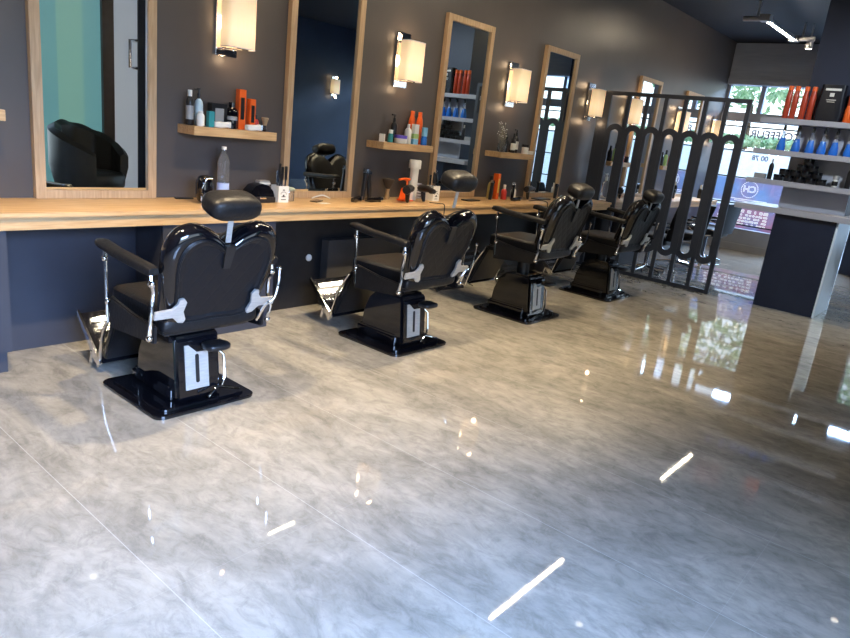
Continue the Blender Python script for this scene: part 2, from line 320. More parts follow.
# outside: pavement, street, hedge
struct('ground', MB().box(XE + 0.2, 40, -20, 25, -0.2, -0.08), solid('pavement', (0.42, 0.42, 0.42), 0.9))
leaf_m = mat('hedge_leaves', (0.08, 0.2, 0.05), 0.6); noise_mix(leaf_m, (0.16, 0.32, 0.15), (0.55, 0.72, 0.42), 6)  # leaf colour lightened in place of sun, for a washed-out look
def foliage(c, r, n_, size):
    mb = MB()
    for i in range(n_):
        d = Vector((random.gauss(0, 1), random.gauss(0, 1), random.gauss(0, 1))).normalized() * random.uniform(0.55, 1.0)
        p = Vector((c[0] + d.x * r[0], c[1] + d.y * r[1], c[2] + d.z * r[2])); a = Vector((random.gauss(0, 1), random.gauss(0, 1), random.gauss(0, 1))).normalized(); b2 = a.orthogonal().normalized(); s_ = size * random.uniform(0.6, 1.3)
        mb.add([p - a * s_, p + b2 * s_ * 0.5, p + a * s_, p - b2 * s_ * 0.5], [(0, 1, 2, 3)])
    return mb
tag(put('garden_wall', MB().box(20.6, 20.9, -8, 14, -0.08, 2.04), solid('pale_render', (0.85, 0.88, 0.88), 0.9)), 'pale garden wall across the street outside the window', 'wall')
tag(put('hedge', foliage((21.2, 3.0, 2.3), (0.5, 9.0, 0.16), 5000, 0.09), leaf_m, smooth=False), 'long clipped green hedge above the pale wall across the street', 'hedge')
for i, (y, lab) in enumerate(((6.9, 'leafy tree outside seen through the upper window panes'), (1.0, 'leafy tree outside farther along the street'))):
    tr = thing('street_tree', lab, 'tree', (24, y, -0.08), 0)
    put('crown', foliage((0, 0, 4.6), (1.5, 2.4, 1.25), 900, 0.16), leaf_m, tr, smooth=False)
    put('trunk', MB().tube([(0, 0, 0), (0.05, 0, 1.5), (0, 0.1, 3.6)], [0.16, 0.12, 0.07]), solid('bark', (0.12, 0.08, 0.05), 0.9), tr)

# ------------------------------------------------------------------ worktop and cabinets under it
XW0, XWB = -0.3, 8.885
def worktop(x0, x1, lab):
    t_ = thing('worktop', lab, 'worktop', (x0, Fr, 0.842)); L = x1 - x0
    put('top_board', MB().box(0, L, 0, W - Fr - 0.002, 0.07, 0.1), wood_m, t_, 0.003)
    put('apron', MB().box(0, L, 0.015, 0.055, 0, 0.07), wood_m, t_, 0.002)
    return t_
worktop(XW0, XWB, 'long light oak worktop running along the wall below the big mirrors')
worktop(8.975, 13.4, 'light oak worktop behind the arched screen')
def cabinet(x0, x1, lab, y0=4.03, z1=0.84, m=cab_m, kick=True):
    t_ = thing('base_cabinet', lab, 'cabinet', (x0, y0, 0)); L = x1 - x0; D = W - y0 - 0.003
    put('body', MB().box(0, L, 0.1 if False else 0.02 + 0.0, D, 0.13, z1), m, t_, 0.002)
    put('door', MB().box(0.0, L, 0, 0.018, 0.13, z1 - 0.002), m, t_, 0.002)
    if kick: put('plinth', MB().box(0.0, L - 0.02, 0.03, D, 0, 0.128), m, t_, 0.002)
    return t_
cabinet(0.0, 1.372, 'dark slate cabinet under the left end of the worktop, left of the nearest chair', Fr + 0.03)
cabinet(2.3, 3.215, 'dark slate cabinet under the worktop behind the nearest chair', Fr + 0.03)
cabinet(7.75, 8.4, 'dark cabinet under the worktop near the arched screen', 4.2)
cabinet(9.3, 10.2, 'dark cabinet under the worktop behind the arched screen', Fr + 0.03)
tag(put('recess_panel', MB().box(1.375, 2.297, 4.5, 4.52, 0, 0.838), cab_m), 'dark navy back panel of the leg space left of the nearest chair', 'panel')
tag(put('recess_panel', MB().box(3.22, 7.745, 4.5, 4.52, 0, 0.838), blkm), 'long black back panel of the leg space under the worktop', 'panel')
tag(put('cable_cover', MB().box(4.0, 4.95, 4.40, 4.495, 0.0, 0.60), cabg_m, None, 0.003), 'low grey panel under the worktop behind the second chair', 'panel')
tag(put('cable_grommet', MB().lathe([(0.03, 0), (0.03, 0.012), (0.02, 0.018)], 18).xf(Matrix.Translation((3.86, 4.497, 0.44)) @ Matrix.Rotation(PI / 2, 4, 'X')), white_m), 'round white cable cap on the black panel under the worktop', 'cable cap')
# power strips and cables under the third bay
for i, (x, lab) in enumerate(((5.75, 'chrome and black cable bundle on the floor under the worktop, between second and third chair'), (6.9, 'black cable bundle on the floor under the worktop behind the third chair'))):
    mb = MB()
    for j in range(7):
        p = [(x + random.uniform(-.35, .35), 4.36 + random.uniform(-.12, .1), random.choice((0.012, 0.05, 0.16))) for q in range(5)]
        p = smoothpoly(p, 5, False); mb.tube([(a_, b2, max(0.008, c_)) for a_, b2, c_ in p], 0.007, 6)
    tag(put('cable_bundle', mb, blkm), lab, 'cables')

# ------------------------------------------------------------------ mirrors, wall shelves, sconces
MX = [1.715, 3.635, 5.565, 7.475, 10.26, 12.22]
mlab = ['tall oak framed mirror at the far left, reflecting teal glass and a tub chair', 'tall oak framed mirror behind the water bottle and pen holder, reflecting a navy wall', 'tall oak framed mirror reflecting product shelves with blue bottles',
        'tall oak framed mirror just left of the arched screen, reflecting the window', 'oak framed mirror seen over the left half of the arched screen', 'farthest oak framed mirror seen over the middle of the arched screen']
mw, fw = 0.80, 0.062
t_ = thing('wall_mirror', mlab[0], 'mirror', (MX[0], W, ZT + 0.001), 0, 'oak framed mirrors on the station wall')
H_ = 2.757 - ZT
f_ = MB(); f_.box(0, fw, -0.05, -0.001, 0, H_); f_.box(mw - fw, mw, -0.05, -0.001, 0, H_); f_.box(fw, mw - fw, -0.05, -0.001, 0, 0.055); f_.box(fw, mw - fw, -0.05, -0.001, H_ - fw, H_)
put('frame', f_, woodv_m, t_, 0.002)
put('glass', MB().box(fw - 0.004, mw - fw + 0.004, -0.03, -0.022, 0.05, H_ - fw + 0.004), mirror_m, t_, smooth=False)
for x, lb in zip(MX[1:], mlab[1:]): dup(t_, (x, W, ZT + 0.001), None, lb)

SX = [0.79, 2.70, 4.62, 6.53, 9.35, 11.3]
slab = ['oak wall shelf cut by the left edge of the photo', 'oak wall shelf above the nearest chair, holding orange boxes', 'oak wall shelf above the white neck strip dispenser', 'oak wall shelf between the third and fourth mirrors, holding a dried flower vase',
        'oak wall shelf seen through the arched screen, nearer one', 'oak wall shelf seen through the arched screen, farther one']
s0 = put('wall_shelf', MB().box(0, 0.715, -0.225, -0.001, 0, 0.062), wood_m, None, 0.002); s0.location = (SX[0], W, 1.413); tag(s0, slab[0], 'shelf', 'floating oak shelves on the station wall')
for x, lb in zip(SX[1:], slab[1:]): dup(s0, (x, W, 1.413), None, lb)

shade_m = mat('lamp_shade_fabric', (0.85, 0.72, 0.55), 0.8, emit=(1.0, 0.66, 0.34), es=SHADE)
n, l, b = nodes(shade_m); t = n.new('ShaderNodeTexCoord'); s = n.new('ShaderNodeSeparateXYZ'); l.new(t.outputs['Object'], s.inputs[0])
fx = mth('SUBTRACT', 1.0, mth('MULTIPLY', mth('ABSOLUTE', mth('SUBTRACT', s.outputs['Z'], 0.19)), 3.0)); fib = n.new('ShaderNodeTexNoise'); fib.inputs['Scale'].default_value = 40; mp = n.new('ShaderNodeMapping'); mp.inputs['Scale'].default_value = (3, 3, 0.15); l.new(t.outputs['Object'], mp.inputs[0]); l.new(mp.outputs[0], fib.inputs['Vector'])
l.new(mth('MULTIPLY', mth('MULTIPLY', fx, SHADE), mth('ADD', 0.7, mth('MULTIPLY', fib.outputs[0], 0.6))), b.inputs['Emission Strength'])
def sconce(x, y, lab, rz=0.0, lit=True):
    t_ = thing('wall_sconce', lab, 'wall lamp', (x, y, 1.985), rz, 'square wall sconces with linen shades')
    put('back_plate', MB().box(-0.095, 0.085, -0.022, -0.001, 0, 0.485), chrome, t_, 0.003, 'dark chrome plate')
    put('bracket', MB().tube([(-0.05, -0.022, 0.055), (-0.05, -0.1, 0.055), (-0.03, -0.13, 0.055), (0.05, -0.13, 0.055)], 0.006).tube([(0, -0.022, 0.42), (0, -0.1, 0.42)], 0.006).tube([(0, -0.1, 0.04), (0, -0.1, 0.43)], 0.005), chrome, t_)
    # curved shade: rounded front sheet with depth
    out = []; inn = []
    for i in range(19):
        a = PI * i / 18; e = 0.35
        sg = lambda v, e_: math.copysign(abs(v) ** e_, v)
        out.append((0.035 + 0.122 * sg(math.cos(a), e), -0.065 - 0.11 * sg(math.sin(a), e)))
        inn.append((0.035 + 0.119 * sg(math.cos(a), e), -0.065 - 0.107 * sg(math.sin(a), e)))
    poly = out + inn[::-1]
    put('shade', MB().loft([[(p[0], p[1], z) for p in poly] for z in (0.07, 0.41)]), shade_m, t_)
    for z0 in (0.062, 0.4095): put('trim_ring', MB().loft([[(p[0] * 1.01, p[1] - 0.001, z) for p in poly] for z in (z0, z0 + 0.008)]), white_m, t_)
    put('bulb', MB().sell((0, -0.1, 0.24), (0.03, 0.03, 0.05), 1, 1, 8, 12), mat('bulb', (1, 0.9, 0.7), 0.4, emit=(1, 0.75, 0.45), es=22), t_)
    ld = bpy.data.lights.new('bulb_light', 'POINT'); ld.energy = BULB; ld.color = (1, 0.68, 0.4); ld.shadow_soft_size = 0.03
    for z in (0.46, -0.02):
        lo = bpy.data.objects.new('bulb_light', ld); C.objects.link(lo); lo.parent = t_; lo.location = (0.03, -0.13, z)
    return t_
KX = [3.08, 4.985, 6.865, 8.80, 10.05, 12.05, 13.9]
klab = ['lit wall sconce at the top, nearest one, above the shelf of orange boxes', 'lit wall sconce between the second and third mirrors', 'lit wall sconce between the third and fourth mirrors', 'lit wall sconce at the upper left corner of the arched screen',
        'lit wall sconce seen through the left bars of the arched screen', 'lit wall sconce seen through the middle bars of the arched screen', 'lit wall sconce seen through the right bars of the arched screen']
k0 = sconce(KX[0], W, klab[0])
for x, lb in zip(KX[1:], klab[1:]): dup(k0, (x, W, 1.985), 0, lb)
dup(k0, (12.45, -4.68, 2.15), PI, 'lit wall sconce on the navy wall, visible only in the second mirror')

# ------------------------------------------------------------------ arched screen
def screen():
    t_ = thing('arched_screen', 'dark slatted room divider screen with seven arched openings, standing square to the wall', 'screen', (XS, 2.6, 0))
    Lq = 4.575 - 2.6; Hh = 2.40; T = 0.02
    fr = MB(); fr.box(-T, T, 0, 0.05, 0, Hh); fr.box(-T, T, Lq - 0.05, Lq, 0, Hh); fr.box(-T, T, 0.05, Lq - 0.05, Hh - 0.05, Hh); fr.box(-T, T, 0.05, Lq - 0.05, 0, 0.05)
    put('frame', fr, screen_m, t_, 0.002)
    put('wall_stile', MB().box(-0.0175, 0.0175, Lq - 0.17, Lq - 0.05, 0.05, Hh - 0.05), screen_m, t_); bay = (Lq - 0.17 - 0.025) / 7
    def stad(w_, z0, z1):
        r_ = w_ / 2; return [(r_ * math.cos(PI * i / 14), z1 - r_ + r_ * math.sin(PI * i / 14)) for i in range(15)] + [(r_ * math.cos(PI + PI * i / 14), z0 + r_ + r_ * math.sin(PI + PI * i / 14)) for i in range(15)]
    for i in range(7):
        yc = 0.025 + bay * (i + 0.5)
        o1 = stad(bay + 0.004, 0.37, 1.985); o2 = stad(0.115, 0.45, 1.91); N = len(o1); mb = MB(); v = []; f = []
        for xx in (-0.015, 0.015):
            v += [(xx, yc + p[0], p[1]) for p in o1] + [(xx, yc + p[0], p[1]) for p in o2]
        for j in range(N):
            q = (j + 1) % N
            f += [(j, q, N + q, N + j), (2 * N + j, 3 * N + j, 3 * N + q, 2 * N + q), (j, 2 * N + j, 2 * N + q, q), (N + j, N + q, 3 * N + q, 3 * N + j)]
        mb.add(v, f); put('arched_panel', mb, screen_m, t_)
    for i in range(1, 7):
        yc = 0.025 + bay * i
        put('bar', MB().box(-0.017, 0.017, yc - 0.025, yc + 0.025, 0.05, Hh - 0.05), screen_m, t_, 0.001)
screen()

# ------------------------------------------------------------------ reception partition, counter, shelves
tag(put('counter_partition', MB().box(9.3, 9.8, 1.40, 2.12, 1.2, ZC - 0.003), navy_m), 'navy partition wall rising from the reception counter to the ceiling', 'partition')
ct = thing('reception_counter', 'dark navy reception counter with a pale top and a glossy pale side', 'counter', (8.97, 1.38, 0))
put('front_panel', MB().box(0, 0.83, 0.02, 0.68, 0, 1.135), counter_m, ct, 0.002)
put('side_panel', MB().box(0.012, 0.83, 0, 0.02, 0, 1.135), gloss_m, ct, 0.001, 'glossy pale side panel')
put('counter_top', MB().box(-0.05, 0.84, -0.7, 1.15, 1.135, 1.199), shelfw_m, ct, 0.003)
tag(put('splash_panel', MB().box(9.275, 9.298, 1.40, 2.12, 1.2, 2.16), grey_m), 'grey back panel behind the product shelves above the counter', 'panel')
shl = ['lowest product shelf above the counter, holding the black jars', 'middle product shelf above the counter, holding the blue bottles', 'top product shelf above the counter, holding orange cans and a black bag']
for z, lb in zip((1.452, 1.80, 2.165), shl):
    tag(put('product_shelf', MB().box(9.04, 9.272, 0.7, 2.5, z, z + 0.06), shelfw_m, None, 0.002), lb, 'shelf', 'product shelves above the counter')
struct('wall_pillar', MB().box(13.75, 14.16, 1.42, 1.93, 0.0, ZC - 0.003), navy_m)

# ------------------------------------------------------------------ product containers
def item(name, lab, cat, loc, group=None, rz=0): return thing(name, lab, cat, loc, rz, group)
def bottle(loc, h, r_, body, cap, lab, name='bottle', capw=0.5, neck=0.72, label=None, pump=False, group=None, sq=False, rz=0):
    t_ = item(name, lab, 'bottle', loc, group, rz)
    hb = h * neck
    put('body', MB().lathe([(r_ * 0.9, 0), (r_, 0.006), (r_, hb * 0.78), (r_ * 0.85, hb * 0.9), (r_ * capw, hb)], 16), body, t_)
    c_ = MB().lathe([(r_ * capw, hb), (r_ * capw, h * (0.86 if pump else 0.99)), (r_ * capw * 0.8, h * (0.87 if pump else 1))], 14)
    if pump: c_.tube([(0, 0, h * 0.86), (0, 0, h * 0.97)], r_ * 0.2, 8); c_.tube([(r_ * 0.3, 0, h * 0.98), (-r_ * 1.1, 0, h * 0.97)], r_ * 0.22, 8)
    put('cap', c_, cap, t_)
    if label: put('label', MB().lathe([(r_ * 1.012, hb * 0.2), (r_ * 1.012, hb * 0.68)], 16, cap=False), label, t_)
    return t_
def carton(loc, dx, dy, h, m, lab, name='carton', stripe=None, cat='box', rz=0):
    t_ = item(name, lab, cat, loc, None, rz); put('body', MB().box(-dx / 2, dx / 2, -dy / 2, dy / 2, 0, h), m, t_, 0.002)
    if stripe: put('print', MB().box(-dx * 0.28, dx * 0.28, -dy / 2 - 0.001, -dy / 2, h * 0.25, h * 0.8), stripe, t_)
    return t_
def jar(loc, h, r_, body, lid, lab, name='jar', group=None, lidh=0.3, label=None):
    t_ = item(name, lab, 'jar', loc, group); put('body', MB().lathe([(r_ * 0.95, 0), (r_, 0.004), (r_, h * (1 - lidh))], 16), body, t_)
    put('lid', MB().lathe([(r_ * 1.04, h * (1 - lidh)), (r_ * 1.04, h * 0.98), (r_, h)], 16), lid, t_)
    if label: put('label', MB().lathe([(r_ * 1.012, h * 0.12), (r_ * 1.012, h * 0.5)], 16, cap=False), label, t_)
    return t_
BL = blkm
# counter shelves: tall red-orange cans
ords = ['leftmost', 'second', 'third', 'fourth']
for i, y in enumerate((2.258, 2.185, 2.085, 2.005)):
    bottle((9.12 , y, 2.226), 0.37, 0.034, redor, orange, '%s tall red orange can from the left on the top product shelf' % ords[i], 'spray_can', 0.8, 0.86, group='red orange cans on the top product shelf')
for i, (y, lb) in enumerate(((1.61, 'tall red orange can just right of the black bag'), (1.52, 'tall red orange can at the right edge of the photo'))):
    bottle((9.12, y, 2.226), 0.37, 0.04, orange, redor, lb, 'spray_can', 0.8, 0.5, group='red orange cans on the top product shelf')
bagm = solid('black_foil', (0.01, 0.012, 0.018), 0.25)
t_ = item('product_bag', 'black foil bag with white print on the top product shelf', 'bag', (9.15, 1.81, 2.226))
put('body', MB().loft([[(x, y * q, z) for x, y in rrect(-0.06, 0.06, -0.135, 0.135, 0.04)] for z, q in ((0.0, 1.0), (0.1, 1.1), (0.26, 0.98), (0.36, 0.97), (0.40, 0.95))]), bagm, t_)
put('print', MB().box(-0.063, -0.061, -0.08, 0.08, 0.335, 0.36).box(-0.064, -0.0615, -0.02, 0.025, 0.27, 0.31).box(-0.0655, -0.0635, -0.05, 0.05, 0.23, 0.238).box(-0.066, -0.064, -0.04, 0.04, 0.21, 0.216), white_m, t_)
# blue bottles
ords = ['leftmost', 'second', 'third', 'fourth', 'fifth', 'rightmost']
for i, y in enumerate((2.224, 2.063, 1.912, 1.786, 1.66, 1.513)):
    t_ = item('tonic_bottle', '%s blue tonic bottle on the middle product shelf' % ords[i], 'bottle', (9.14, y, 1.862), 'blue bottles on the middle product shelf')
    put('body', MB().lathe([(0.046, 0), (0.05, 0.01), (0.047, 0.05), (0.03, 0.13), (0.026, 0.145)], 16), blue, t_)
    put('neck', MB().lathe([(0.026, 0.1452), (0.017, 0.2), (0.014, 0.23)], 14), pet_m, t_); put('spray_head', MB().lathe([(0.018, 0.23), (0.018, 0.26), (0.012, 0.29)], 12).tube([(0.01, 0, 0.275), (-0.035, 0, 0.28)], 0.01, 8), blkm, t_)
# jars on the lowest product shelf
js = [(q, 0, 0) for q in (2.17, 2.06, 1.94, 1.82, 1.70)] + [(q, 1, 0) for q in (2.12, 2.0, 1.88, 1.76)] + [(1.94, 2, 0), (1.82, 2, 0), (1.88, 3, 0)]
zb = 1.514; jl = ['bottom row', 'second row', 'third row', 'top']
byrow = {}
for y, lv, _ in sorted(js, key=lambda q: -q[0]):
    byrow[lv] = byrow.get(lv, 0) + 1
    lab = 'black styling jar crowning the jar pyramid above the counter' if lv == 3 else 'black styling jar, %s from the left in the %s of the jar pyramid' % (['first', 'second', 'third', 'fourth', 'fifth', 'sixth'][byrow[lv] - 1], jl[lv])
    jar((9.15, y, zb + lv * 0.0705), 0.070, 0.054, BL, blk, lab, 'styling_jar', 'black styling jars above the counter', 0.4)
bottle((9.14, 2.27, zb), 0.24, 0.028, BL, white_m, 'black spray bottle with a white top left of the jar pyramid', 'spray_bottle', 0.4, 0.8)
jar((9.14, 1.56, zb), 0.13, 0.03, white_m, greyp, 'small white jar right of the jar pyramid', 'jar', None, 0.35, BL)
bottle((9.14, 1.43, zb), 0.25, 0.03, BL, white_m, 'tall black bottle with a white cap at the right end of the jar shelf', 'bottle', 0.4, 0.85)
carton((9.16, 2.38, zb), 0.1, 0.12, 0.06, greyp, 'low flat grey box at the left end of the jar shelf', 'product_box')

# wall shelf 1 (above nearest chair)
SZ = 1.476; y1 = 4.56
bottle((2.735, 4.57, SZ), 0.24, 0.028, BL, white_m, 'tall black bottle with white cap, leftmost on the shelf above the nearest chair', capw=0.55, neck=0.82, label=greyp)
bottle((2.825, 4.60, SZ), 0.26, 0.03, pale, BL, 'pale blue pump bottle with black head on the shelf above the nearest chair', capw=0.4, pump=True)
bottle((2.780, 4.50, SZ), 0.105, 0.028, white_m, white_m, 'small round white bottle in front of the pump bottle', capw=0.6, neck=0.85)
carton((2.865, 4.51, SZ), 0.045, 0.04, 0.11, teal, 'small teal carton beside the small white bottle')
carton((2.960, 4.57, SZ), 0.13, 0.06, 0.17, blkm, 'black carton with grey picture standing behind the white clipper', stripe=greyp)
def clipper(loc, rz, m, lab, h=0.17, upright=True, lean=0.12):
    t_ = item('hair_clipper', lab, 'clipper', loc, None, rz)
    R_ = Matrix.Rotation(lean, 4, 'Y') if upright else Matrix.Translation((0, 0, 0.022)) @ Matrix.Rotation(PI / 2, 4, 'Y') @ Matrix.Translation((0, 0, -h / 2))
    bd = MB().loft([[(x * q + dx, y * q, z) for x, y in rrect(-0.024, 0.024, -0.02, 0.02, 0.012, 3)] for z, q, dx in ((0, 0.75, 0), (h * 0.3, 0.95, 0.002), (h * 0.7, 0.85, -0.003), (h * 0.86, 1.0, -0.004))]).xf(R_)
    put('body', bd, m, t_); put('blade', MB().box(-0.024, 0.018, -0.02, 0.02, h * 0.86, h * 0.92).box(-0.024, 0.01, -0.018, 0.018, h * 0.92, h).xf(R_), chrome, t_)
    return t_
clipper((2.960, 4.49, SZ), 0, white_m, 'white clipper lying on the shelf in front of the black carton', 0.15, False)
bottle((3.090, 4.58, SZ), 0.19, 0.05, blk, blk, 'wide glossy black bottle with round shoulders on the shelf above the nearest chair', capw=0.5, neck=0.8)
jar((3.040, 4.50, SZ), 0.09, 0.036, blk, greyp, 'glossy black jar with grey lid in front of the wide black bottle')
carton((3.160, 4.57, SZ), 0.06, 0.05, 0.29, orange, 'taller orange box with dark writing on the shelf above the nearest chair', stripe=BL)
carton((3.240, 4.55, SZ), 0.05, 0.05, 0.23, orange, 'shorter orange box with dark writing on the shelf above the nearest chair', stripe=BL)
clipper((3.220, 4.48, SZ), 0.2, white_m, 'white clipper lying in front of the orange boxes', 0.16, False)
bottle((3.310, 4.58, SZ), 0.12, 0.022, redm, BL, 'small dark red bottle right of the orange boxes')
t_ = item('shaving_brush', 'brown bristle brush standing at the right end of the shelf above the nearest chair', 'brush', (3.350, 4.52, SZ)); put('handle', MB().lathe([(0.015, 0), (0.02, 0.01), (0.012, 0.03), (0.014, 0.045)], 12), BL, t_); put('bristles', MB().lathe([(0.014, 0.045), (0.03, 0.1), (0.026, 0.105)], 14), tan, t_)

# wall shelf 2
carton((4.70, 4.55, SZ), 0.03, 0.05, 0.07, white_m, 'little white carton, leftmost on the shelf above the white dispenser', rz=0.4)
bottle((4.78, 4.52, SZ), 0.115, 0.026, teal, white_m, 'small teal bottle on the shelf above the white dispenser', capw=0.8, neck=0.7)
bottle((4.90, 4.60, SZ), 0.26, 0.034, BL, BL, 'tall black pump bottle on the shelf above the white dispenser', capw=0.4, pump=True)
jar((4.90, 4.50, SZ), 0.075, 0.06, white_m, purple, 'white cream jar with purple lid on the shelf above the white dispenser', lidh=0.4)
bottle((5.03, 4.53, SZ), 0.185, 0.035, white_m, white_m, 'white lotion bottle on the shelf above the white dispenser', capw=0.4, neck=0.8)
t_ = carton((5.13, 4.53, SZ), 0.07, 0.04, 0.19, white_m, 'white refill box with green and blue bands right of the lotion bottle', 'refill_box'); put('band', MB().box(-0.0355, 0.0355, -0.0215, 0.0205, 0.055, 0.1), green, t_); put('band', MB().box(-0.0355, 0.0355, -0.0215, 0.0205, 0.0, 0.05), lblue, t_)
for i, (x, y, lb) in enumerate(((5.17, 4.62, 'orange bottle standing behind the refill box, left of its twin'), (5.26, 4.6, 'orange bottle standing behind the blue spray, right of its twin'))):
    bottle((x, y, SZ), 0.31, 0.034, orange, orange, lb, capw=0.6, neck=0.85)
bottle((5.25, 4.51, SZ), 0.17, 0.032, blue, lblue, 'blue bottle in front of the orange bottles', capw=0.9, neck=0.5)

# wall shelf 3
t_ = item('flower_vase', 'clear glass vase of dried white flowers on the shelf left of the fourth mirror', 'vase', (6.63, 4.52, SZ))
put('vase', MB().lathe([(0.04, 0), (0.052, 0.03), (0.048, 0.09), (0.035, 0.115), (0.04, 0.13)], 16), pet_m, t_)
mb = MB(); fb = MB()
for i in range(34):
    a = random.uniform(0, 2 * PI); q = random.uniform(0.01, 0.08); z = random.uniform(0.16, 0.33); e_ = (q * math.cos(a), q * math.sin(a) * 0.8, z)
    mb.tube([(0.008 * math.cos(a), 0.008 * math.sin(a), 0.02), e_], 0.001, 4); fb.sell(e_, (0.006, 0.006, 0.006), 1, 1, 4, 6)
put('stems', mb, solid('dry_stem', (0.4, 0.36, 0.25), 0.8), t_); put('blossoms', fb, white_m, t_)
bottle((6.77, 4.56, SZ), 0.2, 0.03, BL, BL, 'black bottle beside the dried flower vase', capw=0.5)
bottle((6.86, 4.52, SZ), 0.22, 0.03, BL, BL, 'black bottle with white label in the middle of the shelf left of the fourth mirror', label=white_m, capw=0.4)
bottle((6.95, 4.6, SZ), 0.16, 0.028, BL, BL, 'short black bottle at the back of the shelf left of the fourth mirror')
bottle((7.03, 4.6, SZ), 0.27, 0.036, BL, BL, 'tallest black pump bottle with white label on the shelf left of the fourth mirror', label=white_m, capw=0.4, pump=True)
jar((7.1, 4.50, SZ), 0.11, 0.042, white_m, BL, 'white jar with black lid on the shelf left of the fourth mirror')
jar((7.2, 4.50, SZ), 0.04, 0.05, white_m, white_m, 'low white tin at the right end of the shelf left of the fourth mirror', lidh=0.4)

# shelves behind the screen
for sx_, who in ((9.35, 'nearer'), (11.3, 'farther')):
    bottle((sx_ + 0.12, 4.55, SZ), 0.22, 0.035, BL, BL, 'black bottle, leftmost on the %s shelf seen through the arched screen' % who)
    bottle((sx_ + 0.28, 4.55, SZ), 0.26, 0.035, green, BL, 'greenish bottle on the %s shelf seen through the arched screen' % who)
    bottle((sx_ + 0.48, 4.53, SZ), 0.27, 0.045, orange, orange, 'orange bottle on the %s shelf seen through the arched screen' % who, capw=0.7)
    jar((sx_ + 0.63, 4.53, SZ), 0.09, 0.045, BL, blk, 'black jar at the right of the %s shelf seen through the arched screen' % who)

# ------------------------------------------------------------------ things on the worktop
TZ = ZT + 0.001
# nearest station
t_ = item('water_bottle', 'clear plastic water bottle with a blue and white label behind the nearest headrest', 'bottle', (2.98, 4.5, TZ))
put('body', MB().lathe([(0.038, 0), (0.044, 0.008), (0.044, 0.04), (0.041, 0.05), (0.044, 0.06), (0.044, 0.14), (0.04, 0.16), (0.045, 0.18), (0.045, 0.22), (0.042, 0.25), (0.045, 0.27), (0.04, 0.31), (0.024, 0.345), (0.017, 0.36), (0.016, 0.38)], 20), pet_m, t_)
put('label', MB().lathe([(0.0455, 0.065), (0.0455, 0.135)], 20, cap=False), solid('water_label', (0.45, 0.55, 0.85)), t_); put('cap', MB().lathe([(0.018, 0.38), (0.018, 0.40)], 16), white_m, t_)
def dryer(loc, rz, m, lab, sc_=1.0):
    t_ = item('hair_dryer', lab, 'hair dryer', loc, None, rz)
    put('barrel', MB().tube([(-0.12, 0, 0.13), (-0.1, 0, 0.13), (0.03, 0, 0.14), (0.09, 0, 0.13)], [0.05 * sc_, 0.056 * sc_, 0.046 * sc_, 0.034 * sc_], 16), m, t_)
    put('handle', MB().tube([(-0.06, 0, 0.1), (-0.045, 0, 0.04), (-0.03, 0, 0.014)], [0.024, 0.02, 0.014], 12), m, t_); put('nozzle', MB().tube([(0.085, 0, 0.13), (0.14, 0, 0.13)], [0.03, 0.022], 12), blkm, t_)
    return t_
t_ = item('machine_dock', 'glossy black charging dock left of the water bottle', 'dock', (2.76, 4.40, TZ))
put('shell', MB().sell((0, 0, 0.1), (0.06, 0.055, 0.1), 0.7, 0.8), blk, t_); put('trim', MB().tube([(-0.05, -0.045, 0.02), (-0.055, -0.05, 0.1), (-0.02, -0.06, 0.18), (0.03, -0.055, 0.18)], 0.004, 6), chrome, t_)
t_ = item('tool_case', 'domed glossy black tool case left of the white pen holder', 'case', (3.26, 4.44, TZ))
put('lid', MB().prism([(-0.115, 0.045), (-0.1, 0.09), (-0.06, 0.13), (0, 0.145), (0.06, 0.13), (0.1, 0.09), (0.115, 0.045)], -0.06, 0.06), blk, t_, 0.004); put('base', MB().box(-0.12, 0.12, -0.065, 0.065, 0, 0.044), blkm, t_, 0.004); put('catch', MB().box(-0.03, 0.03, -0.069, -0.0652, 0.03, 0.05), chrome, t_)
t_ = item('comb_rack', 'grey clipper guard rack standing behind the tool case', 'rack', (3.40, 4.58, TZ))
put('rack', MB().box(-0.05, 0.05, -0.03, 0.03, 0, 0.15), greyp, t_, 0.003); mb = MB()
for j in range(4): mb.box(-0.052, 0.052, -0.034, -0.0302, 0.03 + 0.03 * j, 0.045 + 0.03 * j)
put('guards', mb, white_m, t_)
def tools(t_, n_, rad, z0, z1, m=blkm):
    for j in range(n_):
        a = 2 * PI * j / n_ + 0.3; x, y = rad * math.cos(a), rad * math.sin(a); hh = z1 * random.uniform(0.85, 1.15)
        c_ = item('comb', '%s black comb or brush handle standing in the %s' % (['leaning left', 'upright', 'tallest', 'leaning right', 'rear', 'front', 'short'][j % 7], t_), 'comb', (0, 0, 0)); yield c_, x, y, hh
